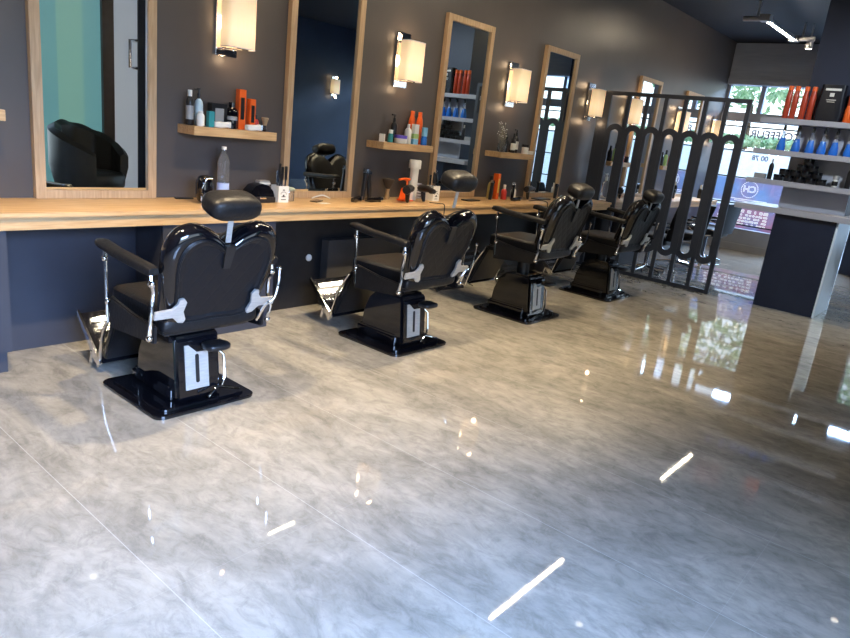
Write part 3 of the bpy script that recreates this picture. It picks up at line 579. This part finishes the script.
def holder(x, y, lab, who, n_=5, h=0.13):
    t_ = item('tool_holder', lab, 'holder', (x, y, TZ))
    mb = MB(); a = 0.05
    mb.box(-a, a, -a, -a + 0.004, 0, h); mb.box(-a, a, a - 0.004, a, 0, h); mb.box(-a, -a + 0.004, -a + 0.004, a - 0.004, 0, h); mb.box(a - 0.004, a, -a + 0.004, a - 0.004, 0, h); mb.box(-a + 0.004, a - 0.004, -a + 0.004, a - 0.004, 0, 0.005)
    put('box', mb, white_m, t_)
    # printed emblem: small head with moustache under an arc of marks
    e = MB(); yy = -a - 0.001
    for j in range(7):
        q = PI * (0.15 + 0.7 * j / 6); cx_, cz_ = 0.03 * math.cos(q), 0.055 + 0.03 * math.sin(q); e.box(cx_ - 0.003, cx_ + 0.003, yy, yy + 0.0009, cz_ - 0.003, cz_ + 0.003)
    e.box(-0.008, 0.008, yy, yy + 0.0009, 0.05, 0.062).box(-0.02, 0.02, yy, yy + 0.0009, 0.043, 0.049).box(-0.024, 0.024, yy, yy + 0.0009, 0.02, 0.026).box(-0.01, 0.01, yy, yy + 0.0009, 0.095, 0.103)
    put('print', e, blkm, t_)
    for j in range(n_):
        px_, py_ = -0.032 + 0.064 * j / (n_ - 1), random.uniform(-0.028, 0.028); hh = random.uniform(0.21, 0.30); lx = px_ * 0.4
        c_ = item('comb', 'black comb in the %s, %s from left' % (who, ['first', 'second', 'third', 'fourth', 'fifth', 'sixth'][j]), 'comb', (x + px_, y + py_, TZ + 0.007), 'combs in the ' + who)
        put('grip', MB().tube([(0, 0, 0), (lx * 0.6, 0, hh * 0.62)], 0.006, 6), blkm, c_)
        put('head', MB().box(-0.012, 0.012, -0.006, 0.006, 0, hh * 0.4).xf(Matrix.Translation((lx * 0.6, 0, hh * 0.6))), blkm if j % 3 else chrome, c_, 0.004)
    return t_
holder(3.46, 4.43, 'square white tool holder with a black printed emblem', 'holder left of the second mirror', 6)
t_ = item('glass_jar', 'clear glass jar with a loose cloth top at the foot of the second mirror', 'jar', (3.585, 4.47, TZ)); put('jar', MB().lathe([(0.04, 0), (0.043, 0.01), (0.043, 0.08), (0.036, 0.1)], 18), pet_m, t_); put('cloth', MB().sell((0, 0, 0.095), (0.05, 0.045, 0.018), 0.8, 1), solid('olive_cloth', (0.35, 0.38, 0.28), 0.9), t_)
t_ = item('phone', 'black phone lying with a paper slip on the worktop before the second mirror', 'phone', (3.84, 4.42, TZ), None, 0.5); put('body', MB().box(-0.07, 0.07, -0.035, 0.035, 0, 0.009), blk, t_, 0.003)
tag(put('paper_slip', MB().box(-0.05, 0.05, -0.03, 0.03, 0, 0.002), white_m, loc=(3.84, 4.32, TZ)), 'white paper slip lying in front of the phone', 'paper')
tag(put('black_comb', MB().box(-0.07, 0.07, -0.016, 0.016, 0, 0.008), BL, None, 0.002, loc=(2.72, 4.60, TZ)), 'flat black comb lying at the wall left of the water bottle', 'comb')
tag(put('white_cable', MB().tube(smoothpoly([(-0.1, 0, 0.006), (-0.04, 0.03, 0.012), (0.02, 0.0, 0.03), (0.09, -0.02, 0.006)], 5, False), 0.006, 6), white_m, loc=(4.02, 4.57, TZ)), 'short white cable lying before the second mirror', 'cable')
# second station (right of mirror 2)
clipper((4.46, 4.5, TZ), 0.2, BL, 'black clipper with silver edge standing upright, left of its pair', 0.28); clipper((4.58, 4.53, TZ), -0.3, BL, 'black clipper standing upright, right of its pair', 0.27, True, -0.1)
clipper((4.27, 4.38, TZ), 0.4, blk, 'glossy black clipper lying flat before the upright pair', 0.18, False); clipper((4.47, 4.36, TZ), -0.2, blk, 'black clipper lying crosswise at the foot of the upright pair', 0.18, False)
t_ = item('neck_brush', 'wooden neck duster brush with dark bristles beside the orange dryer', 'brush', (4.82, 4.53, TZ)); put('handle', MB().lathe([(0.02, 0), (0.028, 0.02), (0.016, 0.06), (0.02, 0.1)], 14), tan, t_); put('bristles', MB().lathe([(0.02, 0.1), (0.055, 0.17), (0.06, 0.19), (0.02, 0.2)], 16), solid('dark_bristle', (0.05, 0.035, 0.025), 0.8), t_)
t_ = item('dryer_stand', 'orange stand carrying black dryers on the worktop', 'stand', (4.96, 4.42, TZ)); put('foot', MB().box(-0.07, 0.07, -0.05, 0.05, 0, 0.012), orange, t_, 0.004); put('post', MB().tube([(0.03, 0, 0.012), (0.02, 0, 0.12), (0, 0, 0.2)], 0.011, 8), orange, t_); put('panel', MB().prism([(-0.06, 0.013), (0.06, 0.013), (0.03, 0.12), (-0.03, 0.12)], 0.02, 0.035), orange, t_, 0.003); put('arm', MB().tube([(-0.11, 0, 0.2), (-0.05, 0, 0.21), (0.04, 0, 0.205)], 0.013, 8), orange, t_)
dryer((4.84, 4.27, TZ), 0.5, blkm, 'black hair dryer in front of the orange stand', 0.75); dryer((5.08, 4.26, TZ), -1.9, blkm, 'second black hair dryer right of the orange stand, near the second chair', 0.7)
tag(put('power_cord', MB().tube(smoothpoly([(5.12, 4.24, TZ + 0.01), (5.16, 4.15, TZ + 0.012), (5.17, 4.092, 0.95), (5.17, 4.085, 0.85), (5.19, 4.1, 0.70), (5.17, 4.2, 0.35)], 5, False), 0.005, 6), blkm), 'black cord hanging over the worktop edge from the dryer', 'cord')
t_ = item('neck_strip_dispenser', 'tall white cylindrical neck strip dispenser with a wider cap', 'dispenser', (5.125, 4.48, TZ)); put('tube', MB().lathe([(0.042, 0), (0.042, 0.31)], 22), white_m, t_); put('cap', MB().lathe([(0.058, 0.305), (0.06, 0.31), (0.06, 0.38), (0.054, 0.39)], 22), white_m, t_)
t_ = item('guard_stack', 'stack of pale clipper guards right of the white dispenser', 'rack', (5.27, 4.56, TZ)); mb = MB()
for j in range(6): mb.box(-0.045, 0.045, -0.035, 0.035, 0.004 + 0.027 * j, 0.02 + 0.027 * j)
put('guards', mb, solid('pale_guard', (0.5, 0.48, 0.55)), t_, 0.003); put('spine', MB().box(-0.035, 0.035, 0.036, 0.046, 0, 0.19), blkm, t_)
holder(5.37, 4.42, 'square white tool holder at the foot of the third mirror', 'holder below the third mirror', 4, 0.15)
# third station
clipper((6.42, 4.44, TZ), 0.2, BL, 'black clipper standing at the right foot of the third mirror', 0.22)
carton((6.60, 4.5, TZ), 0.05, 0.07, 0.29, orange, 'tall orange box standing on the worktop left of the fourth mirror', stripe=yel); bottle((6.52, 4.52, TZ), 0.26, 0.035, solid('mustard', (0.45, 0.35, 0.12)), BL, 'mustard yellow bottle just left of the tall orange box', capw=0.6)
bottle((6.72, 4.46, TZ), 0.17, 0.035, redm, white_m, 'red bottle with white cap right of the tall orange box'); clipper((6.84, 4.42, TZ), 0.5, blk, 'glossy black clipper leaning beside the red bottle', 0.2, True, 0.3); clipper((6.78, 4.32, TZ), 0, blk, 'black clipper lying in front of the red bottle', 0.18, False)
bottle((6.98, 4.5, TZ), 0.17, 0.034, white_m, BL, 'white bottle with black cap on the worktop left of the fourth mirror'); dryer((7.18, 4.4, TZ), 0.2, blkm, 'black hair dryer lying at the left foot of the fourth mirror', 0.7)
tag(put('power_cord', MB().tube(smoothpoly([(6.98, 4.27, TZ + 0.01), (7.05, 4.18, TZ + 0.03), (7.1, 4.088, 0.96), (7.09, 4.08, 0.87), (7.0, 4.1, 0.8)], 5, False), 0.005, 6), blkm), 'black cord looping over the worktop edge before the fourth mirror', 'cord')
tag(put('tool_tray', MB().loft([[(x, y, z) for x, y in rrect(-0.17, 0.17, -0.07, 0.07, 0.06)] for z in (0, 0.012)]), blkm, loc=(7.55, 4.45, TZ)), 'flat black tray lying before the fourth mirror', 'tray')
tag(put('tool_tray', MB().box(-0.11, 0.11, -0.05, 0.05, 0, 0.012), blkm, None, 0.003, loc=(5.98, 4.38, TZ)), 'flat dark tray lying before the third mirror', 'tray')
bottle((8.42, 4.5, TZ), 0.17, 0.03, white_m, white_m, 'small white bottle right of the fourth mirror'); clipper((7.98, 4.5, TZ), 0, BL, 'black clipper standing before the fourth mirror', 0.19)
# behind the screen
bottle((9.30, 4.45, TZ), 0.36, 0.05, pet_m, white_m, 'large clear spray bottle seen through the left arches of the screen', 'spray_bottle', 0.4, pump=True)
dryer((9.75, 4.4, TZ), 0.3, blkm, 'black hair dryer seen through the arched screen, nearer one'); dryer((11.5, 4.4, TZ), 0.4, blkm, 'black hair dryer seen through the arched screen, farther one')
bottle((10.15, 4.45, TZ), 0.3, 0.045, orange, orange, 'orange bottle on the worktop behind the arched screen', capw=0.7)
jar((11.95, 4.45, TZ), 0.16, 0.05, BL, blk, 'black canister on the far worktop behind the arched screen'); bottle((13.2, 4.4, TZ), 0.25, 0.04, BL, white_m, 'black bottle at the far end of the worktop behind the arched screen')

# ------------------------------------------------------------------ barber chairs
def barber_chair():
    t_ = thing('barber_chair', 'black barber chair nearest the camera at the left, its back turned to us', 'barber chair', (1.99, 3.40, 0), 0, 'black barber chairs in a row before the mirrors')
    up = []
    put('base_plate', MB().prism(rrect(-0.315, 0.315, -0.33, 0.33, 0.06), 0.0, 0.02, 'z').prism(rrect(-0.27, 0.27, -0.285, 0.285, 0.05), 0.02, 0.032, 'z'), blk, t_, 0.004)
    ped = put('pedestal', MB().prism([(-0.225, 0.033), (-0.185, 0.385), (-0.16, 0.41), (0.02, 0.42), (0.10, 0.395), (0.17, 0.33), (0.22, 0.21), (0.245, 0.033)], -0.14, 0.14, 'x').prism(rrect(-0.165, 0.165, -0.17, 0.265, 0.04), 0.033, 0.10, 'z'), blk, t_, 0.018)
    sl = (0.04) / 0.352
    def bk(z, off): return -0.225 + (z - 0.033) * sl - off
    pts = [(-0.085, 0.09), (0.06, 0.09), (0.06, 0.30), (-0.01, 0.30), (-0.06, 0.345), (-0.085, 0.345)]
    pl = MB().loft([[(x, bk(z, 0.001 + d), z) for x, z in pts] for d in (0, 0.005)])
    put('kick_plate', pl, steel, ped, label='brushed steel plate with a dark slot')
    put('slot', MB().loft([[(x, bk(z, 0.007 + d), z) for x, z in rrect(-0.023, 0.0, 0.125, 0.29, 0.01, 3)] for d in (0, 0.002)]), blkm, ped)
    put('pump_pedal', MB().sell((0.07, -0.265, 0.345), (0.075, 0.06, 0.02), 0.5, 0.6), blkm, t_)
    put('lift_lever', MB().tube([(0.13, -0.15, 0.3), (0.17, -0.19, 0.25), (0.17, -0.21, 0.12), (0.13, -0.23, 0.07)], 0.008).tube([(0.02, -0.28, 0.05), (0.1, -0.245, 0.085), (0.24, -0.26, 0.045)], 0.008), chrome, t_)
    put('lift_column', MB().lathe([(0.06, 0.25), (0.06, 0.47)], 20).box(-0.1, 0.1, -0.12, 0.12, 0.43, 0.465), blkm, t_); 
    sf = put('seat_frame', MB().box(-0.265, 0.265, -0.30, 0.27, 0.455, 0.505), blkm, t_, 0.012)
    put('seat', MB().sell((0, -0.035, 0.555), (0.285, 0.31, 0.065), 0.35, 0.22, 12, 44), leather, t_)
    # backrest, heart shaped
    half = [(0.0, 0.0), (0.15, -0.004), (0.26, 0.01), (0.30, 0.06), (0.325, 0.2), (0.348, 0.36), (0.34, 0.46), (0.295, 0.53), (0.205, 0.56), (0.11, 0.535), (0.035, 0.488)]
    half = [(x * 0.95, z * 1.05) for x, z in half]; ol = half + [(0.0, 0.478)] + [(-x, z) for x, z in half[:0:-1]]
    ol = smoothpoly(ol, 4)
    cz = 0.27
    def ring(y, s_, dz=0): return [(x * s_, y, cz + (z - cz) * s_ + dz) for x, z in ol]
    Rb = Matrix.Translation((0, -0.27, 0.51)) @ Matrix.Rotation(math.radians(17.5), 4, 'X')
    Rb2 = Rb
    back = put('backrest', MB().loft([ring(-0.052, 0.80), ring(-0.058, 0.86), ring(-0.05, 0.93), ring(-0.028, 0.98), ring(0.0, 1.0), ring(0.02, 0.995), ring(0.04, 0.96), ring(0.051, 0.90)]).xf(Rb2), blk, t_)
    put('rear_panel', MB().loft([ring(-0.0555, 0.70), ring(-0.064, 0.74), ring(-0.064, 0.8), ring(-0.056, 0.825)]).xf(Rb2), quilt, back, label='quilted leather rear panel')
    rp_ = ring(-0.066, 0.80); put('piping', MB().tube([p for p in rp_] + [rp_[0]], 0.004, 5).xf(Rb2), leather, back)
    put('front_cushion', MB().loft([ring(0.052, 0.9), ring(0.07, 0.88), ring(0.09, 0.8), ring(0.098, 0.6)]).xf(Rb2), leather, back)
    put('lumbar_roll', MB().sell((0, -0.29, 0.52), (0.29, 0.055, 0.05), 0.5, 0.3), leather, t_)
    put('post_socket', MB().prism([(-0.02, 0.36), (0.02, 0.36), (0.03, 0.49), (-0.03, 0.49)], -0.072, -0.05).xf(Rb2), blkm, back)
    hr = put('headrest', MB().sell((0, 0, 0), (0.148, 0.085, 0.068), 0.75, 0.5, 14, 36).xf(Matrix.Translation((0.0, -0.475, 1.165)) @ Matrix.Rotation(0.3, 4, 'X')), leather, t_)
    put('headrest_post', MB().loft([[(x, y0 + d, z) for x, d in ((-0.016, 0), (0.016, 0), (0.016, 0.008), (-0.016, 0.008))] for y0, z in ((-0.455, 0.97), (-0.48, 1.13))]), steel, hr, 0.002)
    for s_ in (-1, 1):
        x = s_ * 0.36
        arm = put('armrest', MB().loft([[(x + a_ * q, y, z + b2 * q) for a_, b2 in rrect(-0.035, 0.035, -0.024, 0.024, 0.018, 3)] for y, z, q in ((-0.375, 0.83, 0.7), (-0.355, 0.83, 1.0), (0.0, 0.85, 1.0), (0.15, 0.868, 1.0), (0.185, 0.868, 0.85), (0.20, 0.862, 0.5))]), leather, t_)
        put('rear_bracket', MB().tube([(x, -0.345, 0.805), (x, -0.355, 0.76), (x - s_ * 0.015, -0.345, 0.72), (x - s_ * 0.01, -0.335, 0.64), (x + s_ * 0.005, -0.35, 0.56), (x, -0.33, 0.48)], [0.01, 0.014, 0.01, 0.012, 0.009, 0.012], 8).sell((x, -0.33, 0.475), (0.018, 0.018, 0.018), 1, 1, 6, 10).sell((x, -0.352, 0.765), (0.02, 0.02, 0.02), 1, 1, 6, 10), chrome, arm)
        put('front_bracket', MB().tube([(x, 0.14, 0.842), (x, 0.13, 0.70), (x, 0.115, 0.44)], [0.012, 0.009, 0.01], 8).sell((x - s_ * 0.0, 0.14, 0.79), (0.018, 0.018, 0.018), 1, 1, 6, 10).sell((x, 0.115, 0.56), (0.017, 0.017, 0.017), 1, 1, 6, 10), chrome, arm)
        put('side_panel', MB().prism([(-0.33, 0.44), (0.14, 0.40), (0.14, 0.58), (-0.1, 0.545), (-0.33, 0.53)], x - s_ * 0.045, x - s_ * 0.02, 'x'), leather, t_, 0.006)
        bpts = [(s_ * a_, b2) for a_, b2 in ((0.36, 0.10), (0.36, 0.145), (0.27, 0.15), (0.245, 0.175), (0.24, 0.205), (0.215, 0.21), (0.195, 0.185), (0.205, 0.13), (0.185, 0.08), (0.195, 0.06), (0.225, 0.065), (0.26, 0.10))]
        put('hinge_plate', MB().prism(bpts, -0.082, -0.066).xf(Rb2), steel, back, 0.002)
    put('recline_lever', MB().tube(smoothpoly([(0.33, -0.46, 0.80), (0.335, -0.45, 0.72), (0.31, -0.45, 0.64), (0.27, -0.43, 0.60), (0.25, -0.38, 0.5)], 4, False), 0.008, 6).sell((0.33, -0.46, 0.81), (0.014, 0.014, 0.014), 1, 1, 6, 8), chrome, t_)
    put('leg_rest', MB().prism([(0.27, 0.47), (0.32, 0.48), (0.50, 0.10), (0.46, 0.08)], -0.22, 0.22, 'x'), blkm, t_, 0.01)
    ft = put('footrest', MB().prism([(0.47, 0.06), (0.50, 0.045), (0.76, 0.29), (0.74, 0.31)], -0.245, 0.245, 'x'), blk, t_, 0.004)
    dv = Vector((0, 0.255, 0.24)).normalized(); nv = Vector((0, -dv.z, dv.y))
    def onfoot(x, u_, h_): return Vector((x, 0.478, 0.066)) + dv * u_ + nv * h_
    for k_ in range(4):
        u0 = 0.05 + 0.075 * k_
        put('tread', MB().loft([[tuple(onfoot(x, u_, h_)) for u_, h_ in ((u0, 0.002), (u0 + 0.035, 0.002), (u0 + 0.035, 0.008), (u0, 0.008))] for x in (-0.2, 0.2)]), chrome, ft)
    for s_ in (-1, 1):
        x = s_ * 0.25
        put('side_rail', MB().loft([[tuple(onfoot(x + d, u_, h_)) for u_, h_ in ((-0.02, -0.03), (0.37, -0.012), (0.375, 0.012), (-0.02, 0.03))] for d in (-0.006, 0.006)]).tube([(x, 0.48, 0.05), (x, 0.40, 0.3), (x * 0.95, 0.30, 0.46)], 0.012, 8).tube([(x, 0.56, 0.12), (x, 0.58, 0.04)], 0.012, 8), chrome, ft)
    return t_
c1 = barber_chair(); c1.location = (2.0, 3.41, 0)
def raise_(t_, dz, head=0.0):
    for o in kids(t_):
        nm = o.name.split('.')[0]
        if nm in ('base_plate', 'pedestal', 'pump_pedal', 'lift_lever'): continue
        o.location.z += dz + (head if nm == 'headrest' else 0)
c2 = dup(c1, (3.86, 3.42, 0), 0.0, 'second black barber chair from the left, below the white neck strip dispenser'); raise_(c2, 0.03, 0.12)
c3 = dup(c1, (5.61, 3.38, 0), 0.0, 'third black barber chair from the left, seat raised high on its pedestal'); raise_(c3, 0.14, -0.05)
c4 = dup(c1, (7.33, 3.40, 0), 0.0, 'fourth black barber chair, right in front of the arched screen'); raise_(c4, 0.09, -0.05)

# ------------------------------------------------------------------ styling chairs behind the screen, tub chair
def styling_chair(loc, rz, lab):
    t_ = thing('styling_chair', lab, 'chair', loc, rz, 'styling chairs behind the arched screen')
    mb = MB()
    for i in range(5):
        a = 2 * PI * i / 5 + 0.3; mb.tube([(0.03 * math.cos(a), 0.03 * math.sin(a), 0.07), (0.3 * math.cos(a), 0.3 * math.sin(a), 0.03)], [0.024, 0.014], 8)
    for i in range(5):
        a = 2 * PI * i / 5 + 0.3; mb.lathe([(0.018, 0), (0.018, 0.03)], 10, (0.3 * math.cos(a), 0.3 * math.sin(a)))
    put('star_base', mb, chrome, t_); put('column', MB().lathe([(0.05, 0.05), (0.03, 0.12), (0.03, 0.42)], 16), chrome, t_)
    put('seat', MB().sell((0, 0, 0.49), (0.27, 0.27, 0.075), 0.4, 0.35), leather, t_)
    rr = []
    for z, q, dy in ((0.50, 0.9, 0), (0.62, 1.0, -0.01), (0.82, 1.03, -0.04), (0.96, 0.95, -0.07), (1.0, 0.85, -0.08)):
        rr.append([(x * q, y - 0.28 + dy - 0.0, z) for x, y in rrect(-0.27, 0.27, -0.045, 0.045, 0.04, 4)])
    put('backrest', MB().loft(rr), leather, t_)
    for s_ in (-1, 1):
        put('arm', MB().tube(smoothpoly([(s_ * 0.24, -0.22, 0.46), (s_ * 0.3, 0.0, 0.44), (s_ * 0.31, 0.2, 0.56), (s_ * 0.31, 0.14, 0.68), (s_ * 0.31, -0.1, 0.7), (s_ * 0.27, -0.28, 0.68)], 5, False), 0.015, 8), chrome, t_)
        # arm pads
        put('arm_pad', MB().sell((s_ * 0.31, 0.02, 0.71), (0.03, 0.14, 0.018), 0.5, 0.4), leather, t_)
    return t_
sc1 = styling_chair((10.7, 3.7, 0), 0.3, 'swivel styling chair with chrome star base seen through the middle of the arched screen')
dup(sc1, (12.0, 3.74, 0), -0.2, 'swivel styling chair seen at the right edge of the arched screen')
dup(sc1, (9.6, 3.75, 0), 0.2, 'swivel styling chair seen through the left part of the arched screen')

tubm = solid('charcoal_leather', (0.035, 0.037, 0.042), 0.38)
t_ = thing('tub_chair', 'large black channel backed tub armchair, seen reflected in the far left mirror', 'armchair', (4.32, -0.42, 0), -0.5)
sh = MB(); R0, R1, N = 0.44, 0.56, 48; outr = []
for i in range(N + 1):
    a = math.radians(-45 + 270 * i / N); f_ = abs(i / N - 0.5) * 2; top = 1.12 - 0.35 * f_ ** 1.6; bulge = 0.035 * abs(math.sin(PI * 7 * i / N))
    ro = R1 + 0.06 * (1 - f_); ri = R0 - bulge
    outr.append([(ro * 0.8 * math.cos(a), -ro * 0.8 * math.sin(a), 0.2), (ro * math.cos(a), -ro * math.sin(a), 0.6), (ro * math.cos(a), -ro * math.sin(a), top - 0.03), ((ro + ri) / 2 * math.cos(a), -(ro + ri) / 2 * math.sin(a), top + 0.01 + bulge * 0.6), (ri * math.cos(a), -ri * math.sin(a), top - 0.03), (ri * math.cos(a), -ri * math.sin(a), 0.45), (ri * 0.8 * math.cos(a), -ri * 0.8 * math.sin(a), 0.2)])
sh.loft(outr); put('shell', sh, tubm, t_)
put('seat', MB().sell((0, 0.05, 0.42), (0.42, 0.42, 0.13), 0.5, 0.7), tubm, t_); put('base', MB().lathe([(0.36, 0.16), (0.4, 0.3)], 28), leather, t_)
t_.scale = (0.86, 0.86, 1.04)
for x, y in ((-.25, -.25), (.25, -.25), (.25, .25), (-.25, .25)): put('leg', MB().tube([(x * 1.1, y * 1.1, 0), (x, y, 0.18)], [0.012, 0.018], 8), chrome, t_)

# ------------------------------------------------------------------ ceiling lights
led_m = mat('led_diffuser', (1, 1, 1), 0.5, emit=(1.0, 0.84, 0.6), es=LED)
lampw = solid('lamp_housing', (0.45, 0.46, 0.5), 0.4)
def led(x0, x1, lab, y=3.2):
    t_ = thing('led_light', lab, 'ceiling light', (x0, y, 3.6), 0, 'linear ceiling lights above the chairs'); L = x1 - x0
    put('housing', MB().box(0, L, -0.03, 0.03, 0.012, 0.06), lampw, t_, 0.003); put('diffuser', MB().box(0.02, L - 0.02, -0.015, 0.015, 0.0, 0.0115), led_m, t_)
    for x, s_ in ((-0.06, 1), (L + 0.06, -1)):
        put('joint', MB().box(x - 0.07, x + 0.07, -0.07, 0.07, -0.01, 0.08), lampw, t_, 0.004); put('arm', MB().tube([(x, s_ * 0.07, 0.03), (x, s_ * 0.3, 0.03)], 0.035, 10), lampw, t_)
        put('stem', MB().tube([(x, s_ * 0.12, 0.06), (x, s_ * 0.12, ZC - 3.6 - 0.003)], [0.015, 0.02], 8), lampw, t_)
    return t_
led(10.78, 12.3, 'glowing linear ceiling light at the top right of the photo')
led(5.75, 7.45, 'glowing linear ceiling light above the third chair, mirrored in the floor')
led(3.3, 5.3, 'glowing linear ceiling light above the second chair')
led(-1.0, 0.8, 'glowing linear ceiling light above the nearest chair')
def spot(x, y, lab, tgt, z=3.62, power=SPOT, col=(1, 0.77, 0.47)):
    t_ = thing('ceiling_spot', lab, 'spotlight', (x, y, z), 0, 'round ceiling spotlights')
    put('head', MB().lathe([(0.05, 0.0), (0.055, 0.02), (0.05, 0.12)], 18), lampw, t_); put('lens', MB().lathe([(0.042, -0.004), (0.045, 0.002)], 18), mat('spot_lens', (1, 1, 1), 0.4, emit=(1, 0.9, 0.75), es=9), t_)
    put('stem', MB().tube([(0, 0, 0.12), (0, 0, ZC - z - 0.003)], 0.012, 8), lampw, t_)
    ld = bpy.data.lights.new('spot_light', 'SPOT'); ld.energy = power; ld.color = col; ld.spot_size = math.radians(75); ld.spot_blend = 0.8; ld.shadow_soft_size = 0.05
    lo = bpy.data.objects.new('spot_light', ld); C.objects.link(lo); lo.parent = t_; lo.location = (0, 0, -0.03); lo.rotation_euler = (Vector(tgt) - Vector((x, y, z))).to_track_quat('-Z', 'Y').to_euler()
spot(12.45, 2.98, 'round ceiling spotlight just below the far end of the linear light', (12.4, 3.2, 0), 3.5)
spot(6.5, 2.45, 'round ceiling spotlight before the third chair, mirrored in the floor', (6.4, 2.9, 0))
spot(9.05, 0.27, 'round ceiling spotlight before the reception counter', (8.6, 0.8, 0))
spot(2.9, 2.6, 'added fill spotlight between the first two chairs, unseen above the view', (2.9, 3.2, 0), power=620)  # added unseen lamp, warms and brightens the floor around the chairs
spot(4.7, 2.6, 'added fill spotlight between the second and third chairs, unseen above the view', (4.7, 3.1, 0), power=620)  # added out of view to brighten the floor before the chairs
spot(1.0, 2.6, 'added fill spotlight left of the nearest chair, unseen above the view', (1.1, 3.3, 0), power=620)  # another added fill lamp out of view, for the nearest floor
spot(6.6, 0.2, 'added fill spotlight aimed at the product shelves, unseen above the view', (9.1, 1.8, 1.5), power=420, col=(0.78, 0.88, 1.0))  # added cool fill lamp, unseen, brightens the shelves and counter
